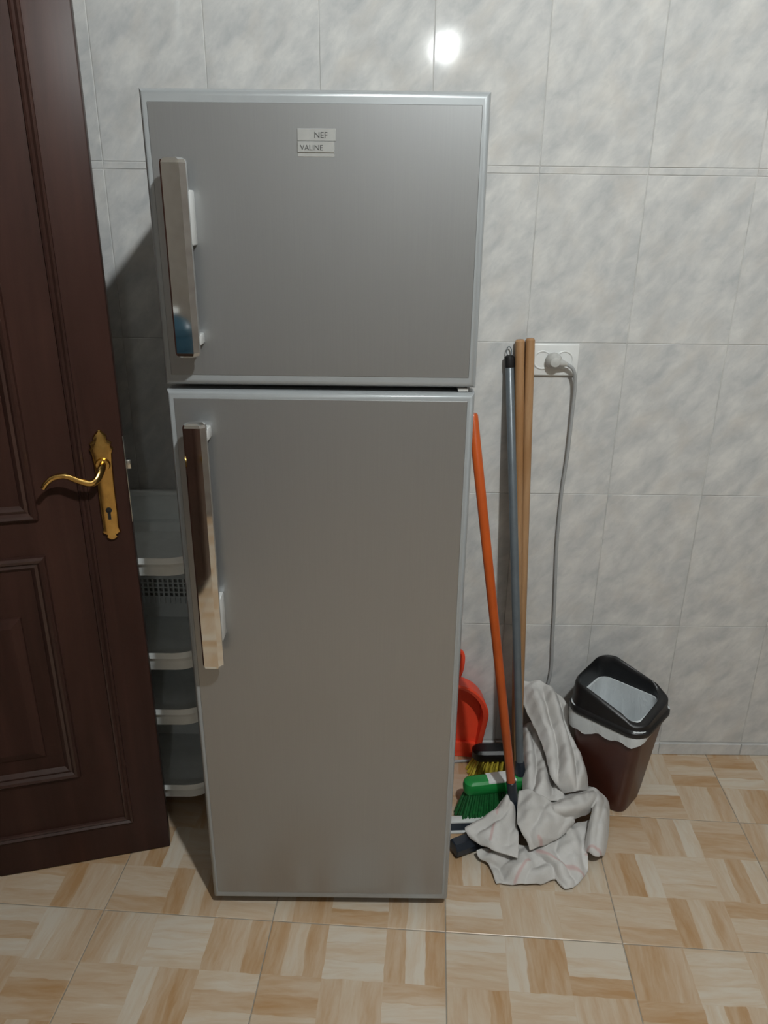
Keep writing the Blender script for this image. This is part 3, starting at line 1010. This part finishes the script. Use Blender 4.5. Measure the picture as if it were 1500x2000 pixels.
def cloth(name, patches, label, stripes, thick, seed, loc, folds=()):
    rr_ = random.Random(seed)
    bm = bmesh.new()
    L = Vector(loc)
    for pi, rows in enumerate(patches):
        g = grid_interp(rows, 10, 10)
        ph = rr_.uniform(0, 6)
        nu, nv = len(g), len(g[0])
        vv = [[None] * nv for _ in range(nu)]
        for i in range(nu):
            for j in range(nv):
                p = g[i][j]
                fu, fv = i / (nu - 1), j / (nv - 1)
                fold = folds[pi] if pi < len(folds) else (0.0, 1, 0)
                edge = min(1.0, 6 * min(fv, 1 - fv)) * min(1.0, 5 * min(fu, 1 - fu))
                cr = fold[1] * fu * math.pi + fold[2] * fv + 0.8 * math.sin(fv * 5 + ph)
                w = fold[0] * edge * (abs(math.sin(cr)) - 0.5) + 0.007 * edge * mnoise.noise(Vector((p.x * 32, p.y * 24, p.z * 24 + ph)))
                w += 0.0016 * math.sin(p.x * 150 + p.y * 60 + ph) + 0.0018 * math.sin(p.y * 170 - p.x * 90 + ph * 2.1)
                q = p + Vector((0, 0, max(w, -p.z + 0.005)))
                vv[i][j] = bm.verts.new(q - L)
        for i in range(nu - 1):
            for j in range(nv - 1):
                bm.faces.new((vv[i][j], vv[i + 1][j], vv[i + 1][j + 1], vv[i][j + 1]))
    bmesh.ops.recalc_face_normals(bm, faces=bm.faces[:])
    me = bpy.data.meshes.new(name)
    bm.to_mesh(me)
    bm.free()
    tmp = bpy.data.objects.new(name, me)
    col.objects.link(tmp)
    md = tmp.modifiers.new('thick', 'SOLIDIFY')
    md.thickness = thick
    md.offset = 0
    rm = tmp.modifiers.new('fuse', 'REMESH')
    rm.mode = 'VOXEL'
    rm.voxel_size = 0.0019
    sm = tmp.modifiers.new('soft', 'SMOOTH')
    sm.factor = 0.5
    sm.iterations = 3
    dg = bpy.context.evaluated_depsgraph_get()
    m2 = bpy.data.meshes.new_from_object(tmp.evaluated_get(dg))
    bpy.data.objects.remove(tmp)
    m2.name = name
    m2.materials.clear()
    m2.materials.append(M['cloth'])
    at = m2.attributes.new('stripe', 'FLOAT', 'POINT')
    vals = []
    for v in m2.vertices:
        x, y = v.co.x + L.x, v.co.y + L.y
        best = 1.0
        for (ax, ay), (bx, by) in stripes:
            dx, dy = bx - ax, by - ay
            t = max(0, min(1, ((x - ax) * dx + (y - ay) * dy) / (dx * dx + dy * dy)))
            best = min(best, math.hypot(x - ax - t * dx, y - ay - t * dy))
        vals.append(max(0.0, 1.0 - (best / 0.0045) ** 2))
        if v.co.z < 0.001:
            v.co.z = 0.001
    at.data.foreach_set('value', vals)
    for p in m2.polygons:
        p.use_smooth = True
    o = bpy.data.objects.new(name, m2)
    col.objects.link(o)
    o.location = loc
    return tag(o, label, 'cloth', 'floor cloths heaped by the brooms')


cloth('floor_cloth', CLOTH_FRONT, 'crumpled off-white floor cloth with faint pink stripes draped over the squeegee',
      [((0.330, 1.405), (0.362, 1.445)), ((0.362, 1.445), (0.372, 1.452)), ((0.276, 1.480), (0.290, 1.525)), ((0.300, 1.55), (0.308, 1.575)), ((0.395, 1.478), (0.455, 1.440)), ((0.455, 1.440), (0.515, 1.425)), ((0.52, 1.48), (0.56, 1.475))],
      0.0052, 5, (0.42, 1.52, 0.0), [(0.014, 2.0, 0.8), (0.016, 2.0, 1.5), (0.008, 1.2, 0), (0.010, 1.6, 0.4), (0.014, 2.6, 1.0), (0.016, 2.4, -2.0)])
cloth('floor_cloth', CLOTH_REAR, 'heaped whitish floor cloth slumped against the wall beside the bin', [((0.566, 1.70), (0.545, 1.76))], 0.0056, 9, (0.47, 1.75, 0.0), [(0.036, 2.4, 1.9), (0.030, 2.2, 1.4)])

# ================================================================== wall socket, plug and cord
sk = thing('wall_socket', 'white double wall socket plate with a grey plug in it', 'socket', (0.4180, WALL_Y - 0.0005, 1.1965))
obj('plate', nbox(-0.0605, 0.0605, -0.010, 0.0, -0.0395, 0.0395, 0.004, 3), 'white_plastic', sk)
for cx in (-0.030, 0.024):
    bm = bmesh.new()
    lathe(bm, [(0.0235, -0.0105), (0.0235, -0.0118), (0.0215, -0.0125), (0.0195, -0.0118), (0.0190, -0.0102)], 28, 'y')
    f = obj('socket_ring', bm, 'white_plastic', sk)
    f.location = (cx, 0, 0)
pc = thing('power_cord', 'grey round plug and cord hanging down the wall from the socket', 'cord', (0.414, 1.896, 1.196))
bm = bmesh.new()
lathe(bm, [(0.0185, 0.0), (0.0200, -0.003), (0.0200, -0.012), (0.0170, -0.022), (0.0115, -0.029), (0.004, -0.031)], 24, 'y')
tube(bm, [(0.004, -0.019, 0.0), (0.018, -0.019, -0.003), (0.030, -0.018, -0.006), (0.0315, -0.018, -0.0065)], [0.0115, 0.0085, 0.0055, 0.004], 12)
obj('plug', bm, 'plug_grey', pc)
cable = [(0.443, 1.879, 1.190), (0.462, 1.880, 1.177), (0.472, 1.886, 1.140), (0.474, 1.893, 1.058), (0.4735, 1.896, 0.95), (0.470, 1.900, 0.865), (0.4695, 1.901, 0.76), (0.472, 1.901, 0.672), (0.481, 1.900, 0.52), (0.486, 1.900, 0.40), (0.491, 1.899, 0.314), (0.486, 1.897, 0.255), (0.470, 1.897, 0.20), (0.45, 1.888, 0.10), (0.42, 1.872, 0.03), (0.36, 1.862, 0.0080), (0.28, 1.860, 0.0065), (0.20, 1.850, 0.0065), (0.12, 1.838, 0.0065), (0.05, 1.832, 0.03)]
bm = bmesh.new()
tube(bm, [p - Vector((0.414, 1.896, 1.196)) for p in spline(cable, 8)], 0.0044, 10)
obj('cable', bm, 'cord_grey', pc)


# ================================================================== lamps and the things added behind the photographer
def lamp(loc, power, rad, label):
    m, nt, b = new_mat('lit_globe')
    b.inputs['Base Color'].default_value = (0.8, 0.8, 0.8, 1)
    b.inputs['Emission Color'].default_value = (*LAMP_COLOR, 1)
    b.inputs['Emission Strength'].default_value = power / (math.pi * 4 * math.pi * rad * rad)
    h = CEIL_Z - loc[2]
    t = thing('ceiling_lamp', label, 'lamp', (loc[0], loc[1], CEIL_Z))
    bm = bmesh.new()
    lathe(bm, [(0.055, 0.0), (0.055, -0.012), (0.03, -0.025), (0.022, -h + rad * 0.92)], 24)
    obj('ceiling_rose', bm, 'white_plastic', t)
    bm = bmesh.new()
    sh = -h + rad * 0.6
    lathe(bm, [(0.024, sh + 0.034), (0.06, sh + 0.030), (rad + 0.09, sh), (rad + 0.088, sh - 0.004), (0.06, sh + 0.024), (0.024, sh + 0.028)], 28)
    obj('added_shade', bm, 'satin', t)  # dish added to keep the lamp's light off the ceiling
    bm = bmesh.new()
    bmesh.ops.create_uvsphere(bm, u_segments=24, v_segments=14, radius=rad)
    g = obj('globe', bm, m, t, angle=80)
    g.location = (0, 0, -h)
    return t


lamp(LAMP_NEAR, LAMP_NEAR_POWER, 0.045, 'lit round globe lamp on the ceiling just above the photographer')
lamp(LAMP_FAR, LAMP_FAR_POWER, 0.09, 'lit round globe lamp at the far end, its reflection on the wall tiles')

cb = thing('sideboard', 'dark brown sideboard added behind the photographer to be mirrored in the lower handle', 'cabinet', (-1.03, -0.91, 0))
obj('body', nbox(-0.295, 0.270, -0.59, 0.59, 0.05, 0.84, 0.004), 'cabinet', cb)  # unseen, added for the dark reflection in the lower handle
obj('worktop', nbox(-0.297, 0.285, -0.60, 0.60, 0.84, 0.862, 0.004), 'cabinet', cb)
obj('plinth', nbox(-0.29, 0.24, -0.57, 0.57, 0.0, 0.05), 'black_plastic', cb, smooth=False)
for k in range(3):
    y0 = -0.58 + k * 0.389
    dd = obj('door', nbox(0.270, 0.288, y0 + 0.003, y0 + 0.382, 0.07, 0.83, 0.003), 'cabinet', cb)
    bm = bmesh.new()
    bmesh.ops.create_uvsphere(bm, u_segments=12, v_segments=8, radius=0.013)
    kb = obj('knob', bm, 'brass', dd)
    kb.location = (0.300, y0 + 0.345, 0.60)
jg = thing('water_jug', 'blue plastic water jug added to be mirrored in the upper refrigerator handle', 'jug', (-0.985, -1.02, 0.8625))
bm = bmesh.new()
lathe(bm, [(0.085, 0.0), (0.095, 0.006), (0.095, 0.06), (0.088, 0.066), (0.095, 0.072), (0.095, 0.125), (0.088, 0.131), (0.095, 0.137), (0.093, 0.165), (0.06, 0.205), (0.026, 0.222), (0.026, 0.235)], 28)
obj('bottle', bm, 'blue_jug', jg)  # unseen, added for the blue reflection in the upper handle
bm = bmesh.new()
lathe(bm, [(0.031, 0.232), (0.032, 0.25), (0.028, 0.254), (0.005, 0.254)], 20)
obj('cap', bm, 'white_plastic', jg)
